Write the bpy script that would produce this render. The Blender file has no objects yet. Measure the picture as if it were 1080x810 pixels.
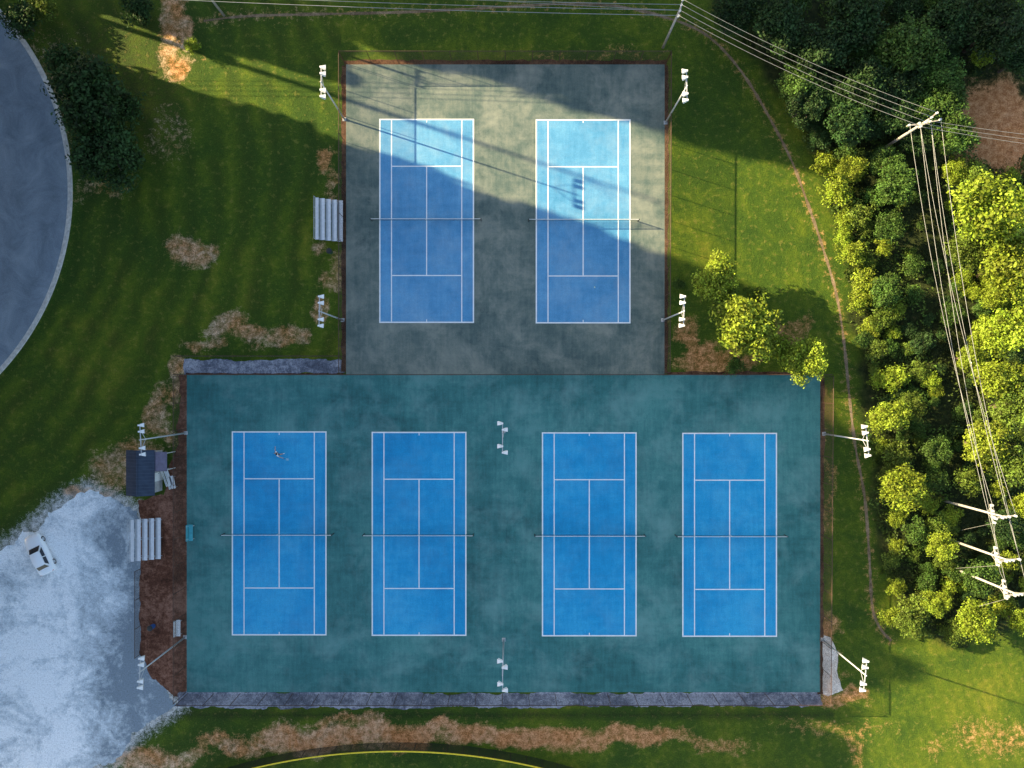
import bpy, math, random
import numpy as np
from mathutils import Vector, Matrix
random.seed(4); rng=np.random.default_rng(7)
sc=bpy.context.scene; COL=sc.collection
PI=math.pi; H=80.0
def P(px,py,z=0.0,at=None):
    k=(H-(z if at is None else at))/H
    return Vector(((px-540)/9*k,(405-py)/9*k,z))
# ------------------------------------------------------------ node helpers
def new(nt,t,ins=None,**kw):
    n=nt.nodes.new(t)
    for k,v in kw.items(): setattr(n,k,v)
    for k,v in (ins or {}).items():
        if isinstance(v,bpy.types.NodeSocket): nt.links.new(v,n.inputs[k])
        else: n.inputs[k].default_value=v
    return n
def c4(c): return (c[0],c[1],c[2],1)
def noise(nt,vec,s,d=4,r=.6,dist=0): return new(nt,'ShaderNodeTexNoise',{'Vector':vec,'Scale':s,'Detail':d,'Roughness':r,'Distortion':dist}).outputs[0]
def mth(nt,op,a,b=0.0,c=0.0,clamp=False): return new(nt,'ShaderNodeMath',{0:a,1:b,2:c},operation=op,use_clamp=clamp).outputs[0]
def ramp(nt,fac,stops):
    n=new(nt,'ShaderNodeValToRGB',{0:fac}); e=n.color_ramp.elements
    while len(e)<len(stops): e.new(.5)
    for i,(p,c) in enumerate(stops):
        e[i].position=p; e[i].color=c4(c) if isinstance(c,(tuple,list)) else (c,c,c,1)
    return n.outputs[0]
def mix(nt,f,a,b,blend='MIX'):
    n=nt.nodes.new('ShaderNodeMix'); n.data_type='RGBA'; n.blend_type=blend; n.clamp_factor=True
    for i,v in ((0,f),(6,a),(7,b)):
        if isinstance(v,bpy.types.NodeSocket): nt.links.new(v,n.inputs[i])
        else: n.inputs[i].default_value=(v if i==0 else c4(v))
    return n.outputs[2]
def material(name,rough=.7,spec=.3,metal=0.0):
    m=bpy.data.materials.new(name); m.use_nodes=True; nt=m.node_tree
    b=nt.nodes['Principled BSDF']; b.inputs['Roughness'].default_value=rough
    b.inputs['Specular IOR Level'].default_value=spec; b.inputs['Metallic'].default_value=metal
    return m,nt,b
def position(nt): return new(nt,'ShaderNodeNewGeometry').outputs['Position']
def bump(nt,b,h,strength,dist):
    n=new(nt,'ShaderNodeBump',{'Height':h,'Strength':strength,'Distance':dist}); nt.links.new(n.outputs[0],b.inputs['Normal'])
def simple(name,col,rough=.6,spec=.3,metal=0.0,var=.25,scale=3.0):
    m,nt,b=material(name,rough,spec,metal)
    tc=new(nt,'ShaderNodeTexCoord').outputs['Object']
    n=noise(nt,tc,scale,5,.65)
    c=ramp(nt,n,[(.3,tuple(x*(1-var) for x in col)),(.7,tuple(min(1,x*(1+var*.6)) for x in col))])
    nt.links.new(c,b.inputs['Base Color']); return m
# ------------------------------------------------------------ mesh builder
class MB:
    def __init__(s): s.v=[]; s.f=[]
    def add(s,vs,fs):
        o=len(s.v); s.v+=[tuple(v) for v in vs]; s.f+=[tuple(i+o for i in f) for f in fs]; return s
    def box(s,cx,cy,cz,sx,sy,sz,rz=0,ch=0):
        x,y,z=sx/2,sy/2,sz/2
        vs=[Vector((a*x,b*y,c*z)) for c in (-1,1) for a,b in ((-1,-1),(1,-1),(1,1),(-1,1))]
        R=Matrix.Rotation(rz,3,'Z'); o=Vector((cx,cy,cz))
        return s.add([R@v+o for v in vs],[(3,2,1,0),(4,5,6,7),(0,1,5,4),(1,2,6,5),(2,3,7,6),(3,0,4,7)])
    def bar(s,a,b,w,h):
        a=Vector(a);b=Vector(b);d=(b-a).normalized(); up=Vector((0,0,1)) if abs(d.z)<.95 else Vector((1,0,0))
        r=d.cross(up).normalized(); u=r.cross(d)
        vs=[p+r*i*w/2+u*j*h/2 for p in (a,b) for i,j in ((-1,-1),(1,-1),(1,1),(-1,1))]
        return s.add(vs,[(0,1,2,3),(7,6,5,4),(0,4,5,1),(1,5,6,2),(2,6,7,3),(3,7,4,0)])
    def tube(s,pts,r,n=8):
        pts=[Vector(p) for p in pts]; rs=r if isinstance(r,(list,tuple)) else [r]*len(pts); vs=[];fs=[]
        for i,p in enumerate(pts):
            d=(pts[min(i+1,len(pts)-1)]-pts[max(i-1,0)]).normalized()
            up=Vector((0,0,1)) if abs(d.z)<.9 else Vector((1,0,0)); a=d.cross(up).normalized(); b=d.cross(a)
            for k in range(n):
                t=2*PI*k/n; vs.append(p+(a*math.cos(t)+b*math.sin(t))*rs[i])
        for i in range(len(pts)-1):
            for k in range(n):
                k2=(k+1)%n; fs.append((i*n+k,i*n+k2,(i+1)*n+k2,(i+1)*n+k))
        fs.append(tuple(range(n))[::-1]); fs.append(tuple((len(pts)-1)*n+k for k in range(n)))
        return s.add(vs,fs)
    def ball(s,c,rx,ry,rz,n=12,m=8):
        vs=[];fs=[]
        for j in range(m+1):
            t=PI*j/m
            for k in range(n):
                a=2*PI*k/n; vs.append((c[0]+rx*math.sin(t)*math.cos(a),c[1]+ry*math.sin(t)*math.sin(a),c[2]+rz*math.cos(t)))
        for j in range(m):
            for k in range(n):
                k2=(k+1)%n; fs.append((j*n+k,(j+1)*n+k,(j+1)*n+k2,j*n+k2))
        return s.add(vs,fs)
    def quad(s,a,b,c,d): return s.add([a,b,c,d],[(0,1,2,3)])
    def rect(s,x0,y0,x1,y1,z): return s.quad((x0,y0,z),(x1,y0,z),(x1,y1,z),(x0,y1,z))
    def build(s,name,mat,parent=None,smooth=False):
        me=bpy.data.meshes.new(name); me.from_pydata(s.v,[],s.f); me.materials.append(mat)
        if smooth: me.polygons.foreach_set('use_smooth',[True]*len(me.polygons))
        me.update(); o=bpy.data.objects.new(name,me); COL.objects.link(o)
        if parent: o.parent=parent
        return o
def tag(o,label=None,cat=None,group=None,kind=None):
    if label: o['label']=label
    if cat: o['category']=cat
    if group: o['group']=group
    if kind: o['kind']=kind
    return o
def thing(name,label,cat,loc=(0,0,0),rz=0,group=None):
    o=bpy.data.objects.new(name,None); COL.objects.link(o); o.location=loc; o.rotation_euler=(0,0,rz); o.empty_display_size=.3
    return tag(o,label,cat,group)
def dup(root,loc,rz,label=None,scale=None):
    r=root.copy(); COL.objects.link(r); r.location=loc; r.rotation_euler=(0,0,rz)
    if label: r['label']=label
    if scale: r.scale=scale
    for ch in list(root.children):
        c=ch.copy(); COL.objects.link(c); c.parent=r
        for g in list(ch.children):
            d=g.copy(); COL.objects.link(d); d.parent=c
    return r
ORD=['zeroth','first','second','third','fourth','fifth','sixth','seventh','eighth','ninth','tenth','eleventh','twelfth','thirteenth','fourteenth','fifteenth','sixteenth','seventeenth','eighteenth','nineteenth','twentieth']
def ordn(i):
    if i<=20: return ORD[i]
    T={2:'twenty',3:'thirty',4:'forty',5:'fifty',6:'sixty',7:'seventy',8:'eighty',9:'ninety'}
    a,b=divmod(i,10)
    return (T[a]+'-'+ORD[b]) if b else T[a][:-1]+'ieth'
# ------------------------------------------------------------ numpy value noise
LAT=rng.random((256,256))
def vn(x,y):
    xi=np.floor(x).astype(int); yi=np.floor(y).astype(int); fx=x-xi; fy=y-yi
    fx=fx*fx*(3-2*fx); fy=fy*fy*(3-2*fy); g=lambda a,b: LAT[a%256,b%256]
    return (g(xi,yi)*(1-fx)+g(xi+1,yi)*fx)*(1-fy)+(g(xi,yi+1)*(1-fx)+g(xi+1,yi+1)*fx)*fy
def fbm(x,y,o=4):
    s=0;a=.5
    for i in range(o): s=s+a*vn(x*2**i+17*i,y*2**i+31*i); a*=.5
    return s
def inpoly(X,Y,poly):
    r=np.zeros(X.shape,bool); n=len(poly)
    for i in range(n):
        x0,y0=poly[i]; x1,y1=poly[(i+1)%n]
        if y0==y1: continue
        c=((y0>Y)!=(y1>Y))&(X<(x1-x0)*(Y-y0)/(y1-y0)+x0); r^=c
    return r
def catmull(pts,n=10):
    out=[]; p=[pts[0]]+list(pts)+[pts[-1]]
    for i in range(1,len(p)-2):
        for k in range(n):
            t=k/n; q=[]
            for d in range(len(p[0])):
                a,b,c,e=p[i-1][d],p[i][d],p[i+1][d],p[i+2][d]
                q.append(.5*(2*b+(c-a)*t+(2*a-5*b+4*c-e)*t*t+(3*b-a-3*c+e)*t**3))
            out.append(tuple(q))
    out.append(tuple(pts[-1])); return out
# ------------------------------------------------------------ layout in photo pixels
TRAIL=[(215,22),(260,17),(330,15),(420,13),(520,8),(600,4),(660,8),(722,25),(755,45),(785,80),(812,125),(835,170),(852,215),(868,262),(882,310),(890,360),(896,420),(902,470),(912,525),(917,590),(920,640),(928,662),(940,676)]
WOOD=[(735,-60),(775,30),(812,75),(845,125),(862,180),(880,235),(893,300),(902,370),(915,470),(926,560),(932,630),(950,662),(990,675),(1035,672),(1080,655),(1180,640),(1180,-60)]
GRAVEL=[(-140,640),(-20,592),(12,575),(38,553),(68,528),(92,517),(118,526),(145,540),(148,600),(150,660),(156,705),(187,742),(165,757),(142,772),(128,795),(95,812),(70,850),(-140,870)]
ROADC=P(-204,202)
DIRT=[(205,268,22,17,.95),(240,342,22,12,.9),(268,352,22,9,.85),(300,360,24,7,.75),(222,362,20,8,.75),(330,268,7,8,.7),(342,168,12,12,.8),(349,285,7,20,.65),
(188,405,9,18,.9),(172,440,12,28,.8),(130,490,30,24,.75),(100,517,24,10,.85),(190,30,12,40,.9),(203,68,10,12,.85),(735,378,30,12,.9),(720,355,12,26,.8),(765,388,30,8,.85),(826,345,22,12,.65),
(1050,130,42,56,1.6),(340,778,80,14,1.15),(430,770,70,10,1.15),(540,773,80,12,1.15),(650,780,70,11,1.05),(150,797,38,13,.95),(240,780,40,10,.9),(740,785,50,8,.65),
(1048,775,40,20,.45),(905,785,10,26,.5),(985,790,20,14,.4),(375,758,60,4,.7),(60,100,40,60,.35),(180,150,20,30,.35),(880,770,60,8,.4),(110,205,30,10,.4),(872,690,13,46,1.0),(885,735,22,9,.9),
(640,60,80,4,.35),(350,200,6,30,.6),(345,330,10,12,.8),(310,350,16,8,.85),(200,385,14,10,.9),(1000,150,20,20,.6),(190,800,30,10,.75),(870,560,4,120,.5)]
# ------------------------------------------------------------ ground
def make_ground():
    st=.4; xs=np.arange(-76,76.01,st); ys=np.arange(-60,60.01,st)
    X,Y=np.meshgrid(xs,ys); px=X*9+540; py=405-Y*9
    wx=px+ (fbm(X*.25,Y*.25)-.47)*50; wy=py+(fbm(X*.25+50,Y*.25+9)-.47)*40
    d=np.zeros(X.shape)
    for cx,cy,rx,ry,s in DIRT:
        q=((wx-cx)/rx)**2+((wy-cy)/ry)**2; d=np.maximum(d,s*np.clip(1.35-q*.75,0,1))
    tr=catmull(TRAIL,6); dm=np.full(X.shape,1e9)
    for (a,b) in tr: dm=np.minimum(dm,(px-a)**2+(py-b)**2)
    d=np.maximum(d,.42*np.clip(1.3-np.sqrt(dm)/8,0,1))
    hd=np.full(X.shape,1e9)
    for i in range(len(GRAVEL)):
        a=GRAVEL[i]; b=GRAVEL[(i+1)%len(GRAVEL)]
        if a[0]<-60 or b[0]<-60: continue
        for k in range(8):
            u=k/8; hd=np.minimum(hd,(px-a[0]-(b[0]-a[0])*u)**2+(py-a[1]-(b[1]-a[1])*u)**2)
    halo=np.clip(1.15-np.sqrt(hd)/20,0,1)
    wood=inpoly(wx,wy,WOOD).astype(float)
    for k in range(2): wood=(wood+np.roll(wood,1,0)+np.roll(wood,-1,0)+np.roll(wood,1,1)+np.roll(wood,-1,1))/5
    weeds_dark=np.clip(1-np.abs(py-754)/8,0,1)*((px>170)&(px<880))
    weeds_dark=np.maximum(weeds_dark,np.clip(1-((px-110)/110)**2-((py-90)/110)**2,0,1)*.9)  # also a darker green ellipse around the road-bend trees
    ny,nx=X.shape
    vs=np.stack([X.ravel(),Y.ravel(),np.zeros(X.size)],1); idx=np.arange(nx*ny).reshape(ny,nx)
    fs=np.stack([idx[:-1,:-1].ravel(),idx[:-1,1:].ravel(),idx[1:,1:].ravel(),idx[1:,:-1].ravel()],1).tolist()
    R=4000; n0=len(vs)
    vs=vs.tolist()+[[-R,-R,0],[R,-R,0],[R,R,0],[-R,R,0]]
    fs+=[[n0,n0+1]+idx[0,::-1].tolist(),[n0+1,n0+2]+idx[::-1,-1].tolist(),[n0+2,n0+3]+idx[-1,:].tolist(),[n0+3,n0]+idx[:,0].tolist()]
    me=bpy.data.meshes.new('ground'); me.from_pydata(vs,[],fs)
    for nm,arr in (('dirt',d),('wood',wood),('weeds_dark',weeds_dark),('halo',halo)):
        at=me.attributes.new(nm,'FLOAT','POINT'); at.data.foreach_set('value',np.concatenate([arr.ravel(),[0,0,0,0]]).astype(np.float32))
    m,nt,bs=material('ground_grass',.9,.15)
    pos=position(nt); A=lambda n:new(nt,'ShaderNodeAttribute',attribute_name=n).outputs['Fac']
    n1=noise(nt,pos,.05,3); n2=noise(nt,pos,.35,5,.65,.6); n3=noise(nt,pos,1.6,5,.7); n4=noise(nt,pos,7,4,.75); n5=noise(nt,pos,22,2,.7)
    s=mth(nt,'ADD',mth(nt,'MULTIPLY',n1,.45),mth(nt,'ADD',mth(nt,'MULTIPLY',n2,.35),mth(nt,'MULTIPLY',n3,.2)))
    g=ramp(nt,s,[(.36,(.028,.066,.009)),(.46,(.050,.096,.010)),(.54,(.096,.142,.011)),(.64,(.20,.205,.020))])
    v=new(nt,'ShaderNodeVectorMath',{0:pos,1:tuple(ROADC)},operation='DISTANCE').outputs['Value']
    w=mth(nt,'SINE',mth(nt,'ADD',mth(nt,'MULTIPLY',v,1.9),mth(nt,'ADD',mth(nt,'MULTIPLY',n2,2.5),mth(nt,'MULTIPLY',n1,18))))
    w=mth(nt,'MULTIPLY',mth(nt,'ADD',w,1),.5)
    sx=new(nt,'ShaderNodeSeparateXYZ',{0:pos}).outputs[0]
    wl=mth(nt,'MULTIPLY',w,mth(nt,'LESS_THAN',sx,-20.0))
    g=mix(nt,mth(nt,'MULTIPLY',mth(nt,'MULTIPLY',wl,ramp(nt,n2,[(.38,.25),(.58,1.0)])),.68),g,(.020,.048,.008))
    sx2=new(nt,'ShaderNodeVectorMath',{0:pos,1:(.93,.36,0)},operation='DOT_PRODUCT').outputs['Value']
    w2=mth(nt,'MULTIPLY',mth(nt,'ADD',mth(nt,'SINE',mth(nt,'ADD',mth(nt,'MULTIPLY',sx2,5.2),mth(nt,'MULTIPLY',n2,3))),1),.5)
    g=mix(nt,mth(nt,'MULTIPLY',mth(nt,'MULTIPLY',w2,mth(nt,'GREATER_THAN',sx,16.0)),.22),g,(.045,.08,.009))
    g=mix(nt,mth(nt,'MULTIPLY',A('weeds_dark'),ramp(nt,n3,[(.35,.2),(.6,1.0)])),g,(.018,.034,.009))
    g=mix(nt,ramp(nt,n3,[(.56,0.0),(.66,.45)]),g,(.23,.20,.05))
    fine=ramp(nt,mth(nt,'ADD',mth(nt,'MULTIPLY',n4,.55),mth(nt,'MULTIPLY',n5,.45)),[(.33,.38),(.5,1.0),(.68,1.75)])
    g=mix(nt,1.0,g,fine,'MULTIPLY')
    gr=mix(nt,1.0,ramp(nt,n3,[(.35,(.36,.35,.34)),(.6,(.70,.69,.66))]),fine,'MULTIPLY')
    hf=mth(nt,'ADD',A('halo'),mth(nt,'MULTIPLY',mth(nt,'SUBTRACT',mth(nt,'ADD',mth(nt,'MULTIPLY',n3,.5),mth(nt,'MULTIPLY',n4,.5)),.5),3.2))
    hf=mth(nt,'MULTIPLY',new(nt,'ShaderNodeMapRange',{0:hf,1:.45,2:1.1,3:0.0,4:1.0},clamp=True).outputs[0],mth(nt,'GREATER_THAN',A('halo'),.02))
    g=mix(nt,hf,g,gr)
    dm_=mth(nt,'ADD',mth(nt,'MULTIPLY',n3,.5),mth(nt,'MULTIPLY',n4,.5))
    pf=mth(nt,'MULTIPLY',ramp(nt,mth(nt,'ADD',mth(nt,'MULTIPLY',n2,.7),mth(nt,'MULTIPLY',n1,.3)),[(.42,0.0),(.58,1.0)]),new(nt,'ShaderNodeMapRange',{0:sx,1:-30.0,2:5.0,3:.85,4:.12},clamp=True).outputs[0])
    dc=mix(nt,pf,ramp(nt,dm_,[(.34,(.22,.065,.018)),(.48,(.50,.20,.070)),(.62,(.80,.44,.20))]),ramp(nt,dm_,[(.34,(.26,.14,.07)),(.48,(.60,.40,.24)),(.60,(.86,.68,.48))]))
    df=mth(nt,'ADD',A('dirt'),mth(nt,'MULTIPLY',mth(nt,'SUBTRACT',mth(nt,'ADD',mth(nt,'MULTIPLY',n3,.6),mth(nt,'MULTIPLY',n4,.4)),.5),3.6))
    df=new(nt,'ShaderNodeMapRange',{0:df,1:.32,2:1.15,3:0.0,4:1.0},clamp=True).outputs[0]
    df=mth(nt,'MULTIPLY',df,mth(nt,'GREATER_THAN',A('dirt'),.02))
    c=mix(nt,df,g,dc)
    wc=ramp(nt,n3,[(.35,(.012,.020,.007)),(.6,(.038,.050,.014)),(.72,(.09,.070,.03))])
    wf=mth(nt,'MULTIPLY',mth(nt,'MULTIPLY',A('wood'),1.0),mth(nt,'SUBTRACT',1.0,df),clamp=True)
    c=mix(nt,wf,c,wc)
    nt.links.new(c,bs.inputs['Base Color'])
    hh=mth(nt,'ADD',mth(nt,'MULTIPLY',n3,.5),mth(nt,'ADD',mth(nt,'MULTIPLY',n4,.35),mth(nt,'MULTIPLY',n5,.2)))
    bump(nt,bs,hh,.9,.4)
    me.materials.append(m); me.update()
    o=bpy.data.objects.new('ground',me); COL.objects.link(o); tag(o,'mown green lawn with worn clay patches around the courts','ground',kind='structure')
make_ground()
# ------------------------------------------------------------ gravel, beds
def gravel_mat(name,a,b,c,grad=False):
    m,nt,bs=material(name,.95,.1); pos=position(nt)
    n1=noise(nt,pos,.16,6,.65,.8); n2=noise(nt,pos,1.6,6,.8); n3=noise(nt,pos,6,5,.85)
    s=mth(nt,'ADD',mth(nt,'MULTIPLY',n1,.5),mth(nt,'MULTIPLY',n2,.5)) if not grad else mth(nt,'ADD',mth(nt,'MULTIPLY',n1,.65),mth(nt,'MULTIPLY',n2,.35))
    if grad:
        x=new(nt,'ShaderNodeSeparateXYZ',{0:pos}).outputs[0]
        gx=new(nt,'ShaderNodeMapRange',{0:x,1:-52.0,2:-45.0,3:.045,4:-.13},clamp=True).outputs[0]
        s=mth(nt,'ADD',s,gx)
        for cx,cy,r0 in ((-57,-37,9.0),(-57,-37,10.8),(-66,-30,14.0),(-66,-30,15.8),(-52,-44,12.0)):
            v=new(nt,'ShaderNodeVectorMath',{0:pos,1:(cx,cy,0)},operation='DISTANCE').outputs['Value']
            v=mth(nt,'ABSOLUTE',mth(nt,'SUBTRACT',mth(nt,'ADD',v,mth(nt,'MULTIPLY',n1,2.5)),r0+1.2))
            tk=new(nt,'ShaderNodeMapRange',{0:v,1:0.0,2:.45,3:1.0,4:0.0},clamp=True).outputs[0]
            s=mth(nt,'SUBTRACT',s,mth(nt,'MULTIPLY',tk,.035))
    col=ramp(nt,s,[(.37,a),(.48,b),(.57,c)])
    f=[(.32,.30),(.45,.9),(.55,1.08),(.68,1.6)] if not grad else [(.32,.45),(.44,.92),(.55,1.05),(.68,1.35)]
    col=mix(nt,1.0,col,ramp(nt,n3,f),'MULTIPLY')
    nt.links.new(col,bs.inputs['Base Color']); bump(nt,bs,n3,.8 if not grad else .5,.12); return m
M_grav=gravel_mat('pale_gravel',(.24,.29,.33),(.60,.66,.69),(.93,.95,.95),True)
M_grav2=gravel_mat('grey_gravel',(.06,.068,.09),(.16,.175,.22),(.40,.41,.46))
M_mulch=gravel_mat('red_mulch',(.05,.022,.014),(.14,.058,.035),(.30,.15,.10))
M_dirt=gravel_mat('trail_dirt',(.11,.08,.05),(.19,.14,.085),(.30,.22,.14))
M_edge=gravel_mat('rusty_soil_edge',(.022,.010,.007),(.065,.030,.018),(.16,.085,.05))
M_sand=gravel_mat('pale_sandy_soil',(.42,.32,.24),(.66,.56,.46),(.88,.80,.70))
def rough_poly(name,poly,mat,z,amp=6,label=None,cat='ground'):
    pts=[]; n=len(poly)
    for i in range(n):
        a=Vector(poly[i]); b=Vector(poly[(i+1)%n]); k=max(1,int((b-a).length/2.5))
        for j in range(k):
            p=a.lerp(b,j/k); e=(fbm(np.array(p.x*.08),np.array(p.y*.08),6)-.47)*amp*4+random.uniform(-.25,.25)*amp; f=(fbm(np.array(p.x*.08+90),np.array(p.y*.08+40),6)-.47)*amp*4+random.uniform(-.25,.25)*amp
            pts.append(P(p.x+float(e),p.y+float(f),z,0))
    from mathutils.geometry import tessellate_polygon
    mb=MB(); tris=tessellate_polygon([pts]); mb.add(pts,[tuple(t) for t in tris])
    o=mb.build(name,mat); me=o.data
    if me.polygons[0].normal.z<0: me.flip_normals()
    tag(o,label,cat,kind='structure'); return o
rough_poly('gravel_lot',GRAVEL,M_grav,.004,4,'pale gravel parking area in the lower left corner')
rough_poly('gravel_strip',[(188,728),(420,730),(640,731),(866,728),(868,745),(640,745),(400,747),(186,746)],M_grav2,.008,2.2,'grey gravel strip below the lower courts')
rough_poly('gravel_strip',[(194,379),(364,379),(364,394),(194,396)],M_grav2,.008,1.9,'grey gravel strip left of the upper courts above the lower ones')
rough_poly('mulch_bed',[(189,396),(199,396),(202,730),(188,735),(160,716),(147,690),(148,560),(147,525),(172,522),(176,500),(188,470)],M_mulch,.006,1.8,'reddish brown mulch bed between the gravel lot and lower courts')
rough_poly('sandy_soil',[(866,668),(876,672),(884,690),(882,712),(890,728),(874,734),(864,728)],M_sand,.006,1.6,'near white sandy soil patch at the lower right corner of the courts')
def ribbon(name,pts,w,mat,z,jit=.3):
    mb=MB(); vs=[];fs=[]
    for i,p in enumerate(pts):
        a=Vector(pts[max(i-1,0)]); b=Vector(pts[min(i+1,len(pts)-1)]); d=(b-a).normalized(); n=Vector((-d.y,d.x))
        ww=w*(1+jit*(random.random()-.5)*2)/2
        for s in (-1,1):
            q=Vector(p)+n*s*ww*9; vs.append(P(q.x,q.y,z,0))
        if i: fs.append((2*i-2,2*i,2*i+1,2*i-1))
    mb.add(vs,fs); o=mb.build(name,mat)
    if o.data.polygons[0].normal.z<0: o.data.flip_normals()
    return o
tag(ribbon('trail_path',catmull(TRAIL,8),.30,M_dirt,.004,.4),'narrow dirt footpath curving along the edge of the wood','path',kind='structure')
def edge_line(pts,w,lab):
    q=[]
    for i in range(len(pts)-1):
        a=Vector(pts[i]);b=Vector(pts[i+1]); k=int((b-a).length/6)
        q+=[tuple(a.lerp(b,j/k)) for j in range(k)]
    q.append(pts[-1]); tag(ribbon('soil_edge',q,w,M_edge,.010,.35),lab,'soil edge',kind='structure')
for i,(a,b,lab) in enumerate([((363,66),(703,66),'rusty soil edge along the top of the upper courts'),((363,69),(363,392),'rusty soil edge left of the upper courts'),((702.5,69),(701.5,394),'rusty soil edge right of the upper courts'),
 ((704,394.5),(867,394.5),'rusty soil edge on top of the lower courts, right part'),((867,397),(865,732),'rusty soil edge right of the lower courts'),((196,395),(362,395),'rusty soil edge on top of the lower courts, left part')]): edge_line([a,b],.6 if i<5 else .3,lab)
# ------------------------------------------------------------ road
m,nt,bs=material('aged_asphalt',.85,.2); pos=position(nt)
n=noise(nt,pos,.25,6,.75,.8); n2=noise(nt,pos,14,3,.8)
v=new(nt,'ShaderNodeVectorMath',{0:pos,1:tuple(ROADC)},operation='DISTANCE').outputs['Value']
wv=mth(nt,'MULTIPLY',mth(nt,'SINE',mth(nt,'MULTIPLY',v,1.7)),.05)
c=ramp(nt,mth(nt,'ADD',n,wv),[(.3,(.13,.165,.20)),(.5,(.19,.235,.28)),(.7,(.26,.31,.355))]); c=mix(nt,1.0,c,ramp(nt,n2,[(.3,.7),(.7,1.3)]),'MULTIPLY')
nt.links.new(c,bs.inputs['Base Color']); M_asph=m
M_conc=simple('kerb_concrete',(.62,.60,.55),.9,.1,var=.35,scale=2)
def ring(name,r0,r1,z0,z1,mat,a0=-80,a1=80,n=120):
    mb=MB(); prof=[(r0,z0),(r0,z1),(r1,z1),(r1,z0)] if z1>z0 else [(r0,z0),(r1,z0)]
    vs=[];fs=[];k=len(prof)
    for i in range(n+1):
        a=math.radians(a0+(a1-a0)*i/n)
        for r,z in prof: vs.append((ROADC.x+r*math.cos(a),ROADC.y+r*math.sin(a),z))
        if i:
            for j in range(k-1): fs.append(((i-1)*k+j,(i-1)*k+j+1,i*k+j+1,i*k+j))
    mb.add(vs,fs); return mb.build(name,mat)
tag(ring('road',19,30.6,.006,.006,M_asph),'curving grey asphalt road in the upper left corner','road',kind='structure')
tag(ring('road_gutter',30.6,31.0,.01,.01,M_conc),'flat concrete gutter on the outside of the road bend','gutter',kind='structure')
tag(ring('road_kerb',31.0,31.2,0,.13,M_conc),'pale concrete kerb along the road bend','kerb',kind='structure')
# ------------------------------------------------------------ courts
def court_mat(name,dark,mid,light,sc_=1,scuff=.35,dust=(.3,.36,.33)):
    m,nt,bs=material(name,.62,.3); pos=position(nt)
    n1=noise(nt,pos,.09*sc_,5,.6,.5); n2=noise(nt,pos,.8*sc_,6,.7,.4); n3=noise(nt,pos,10,3,.8)
    st=noise(nt,new(nt,'ShaderNodeMapping',{'Vector':pos,'Scale':(2.6,.22,1),'Rotation':(0,0,.10)}).outputs[0],1.0,6,.7)
    st2=noise(nt,new(nt,'ShaderNodeMapping',{'Vector':pos,'Scale':(.10,1.3,1),'Rotation':(0,0,-.35)}).outputs[0],1.0,6,.72)
    s=mth(nt,'ADD',mth(nt,'MULTIPLY',n1,.42),mth(nt,'ADD',mth(nt,'MULTIPLY',n2,.25),mth(nt,'ADD',mth(nt,'MULTIPLY',st,.20),mth(nt,'MULTIPLY',st2,.13))))
    c=ramp(nt,s,[(.40,dark),(.49,mid),(.58,light)])
    c=mix(nt,1.0,c,ramp(nt,n3,[(.3,.80),(.7,1.18)]),'MULTIPLY')
    n4=noise(nt,pos,.22,9,.70,.3)
    c=mix(nt,ramp(nt,n4,[(.46,0.0),(.70,scuff)]),c,dust)
    nt.links.new(c,bs.inputs['Base Color']); 
    r=ramp(nt,n2,[(.35,.5),(.65,.75)]); nt.links.new(r,bs.inputs['Roughness']); bump(nt,bs,n3,.15,.01); return m
M_green=court_mat('green_acrylic',(.020,.100,.100),(.036,.165,.160),(.070,.235,.220),1,.55,(.18,.34,.32))
M_green2=court_mat('sun_hazed_dark_green',(.050,.085,.080),(.090,.130,.118),(.16,.19,.16),1.3,.65,(.32,.33,.27))  # red raised over the whole surround to carry sunlit haze in its colour
M_blue=court_mat('blue_acrylic',(.006,.235,.48),(.010,.295,.57),(.035,.37,.64),1,.18,(.20,.43,.60))
M_blue2=court_mat('sun_hazed_blue_acrylic',(.055,.225,.42),(.085,.285,.50),(.13,.35,.56),1,.30,(.32,.42,.50))  # paler, redder copy of the blue; the sun band's haze sits in it
M_line=simple('line_paint',(.80,.82,.82),.6,.2,var=.12,scale=1.5)
def slab(name,x0,y0,x1,y1,z,mat,label,cat):
    a=P(x0,y1,0); b=P(x1,y0,0); mb=MB(); mb.box((a.x+b.x)/2,(a.y+b.y)/2,(z-.1)/2,b.x-a.x,b.y-a.y,z+.1)
    return tag(mb.build(name,mat),label,cat,kind='structure')
slab('court_surface',197,395,865,730,.014,M_green,'large green hard court surface under the four lower courts','court surface')
slab('court_surface',365,68,701,394.9,.014,M_green2,'green hard court surface under the two upper courts','court surface')
COURTS=[(450,233,'upper left tennis court'),(615,233.5,'upper right tennis court'),(294.5,562.5,'leftmost lower tennis court'),(442,563,'second lower tennis court from the left'),(621.5,563.5,'third lower tennis court from the left'),(769.5,564,'rightmost lower tennis court')]
M_netw=simple('net_white',(.75,.75,.72),.7); M_black=simple('black_paint',(.03,.035,.035),.5)
def mesh_mat(name,col,pitch,wire):
    m,nt,b=material(name,.5,.4); uv=new(nt,'ShaderNodeTexCoord').outputs['UV']
    s=new(nt,'ShaderNodeSeparateXYZ',{0:uv}); u,v=s.outputs[0],s.outputs[1]
    f=lambda op: mth(nt,'LESS_THAN',mth(nt,'FRACT',mth(nt,'DIVIDE',mth(nt,op,u,v),pitch)),wire)
    a=mth(nt,'MAXIMUM',f('ADD'),f('SUBTRACT')); b.inputs['Base Color'].default_value=c4(col)
    nt.links.new(a,b.inputs['Alpha']); return m
M_netm=mesh_mat('net_cord',(.03,.035,.03),.05,.2)
M_link=mesh_mat('chain_link_wire',(.06,.035,.022),.08,.15)
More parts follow.
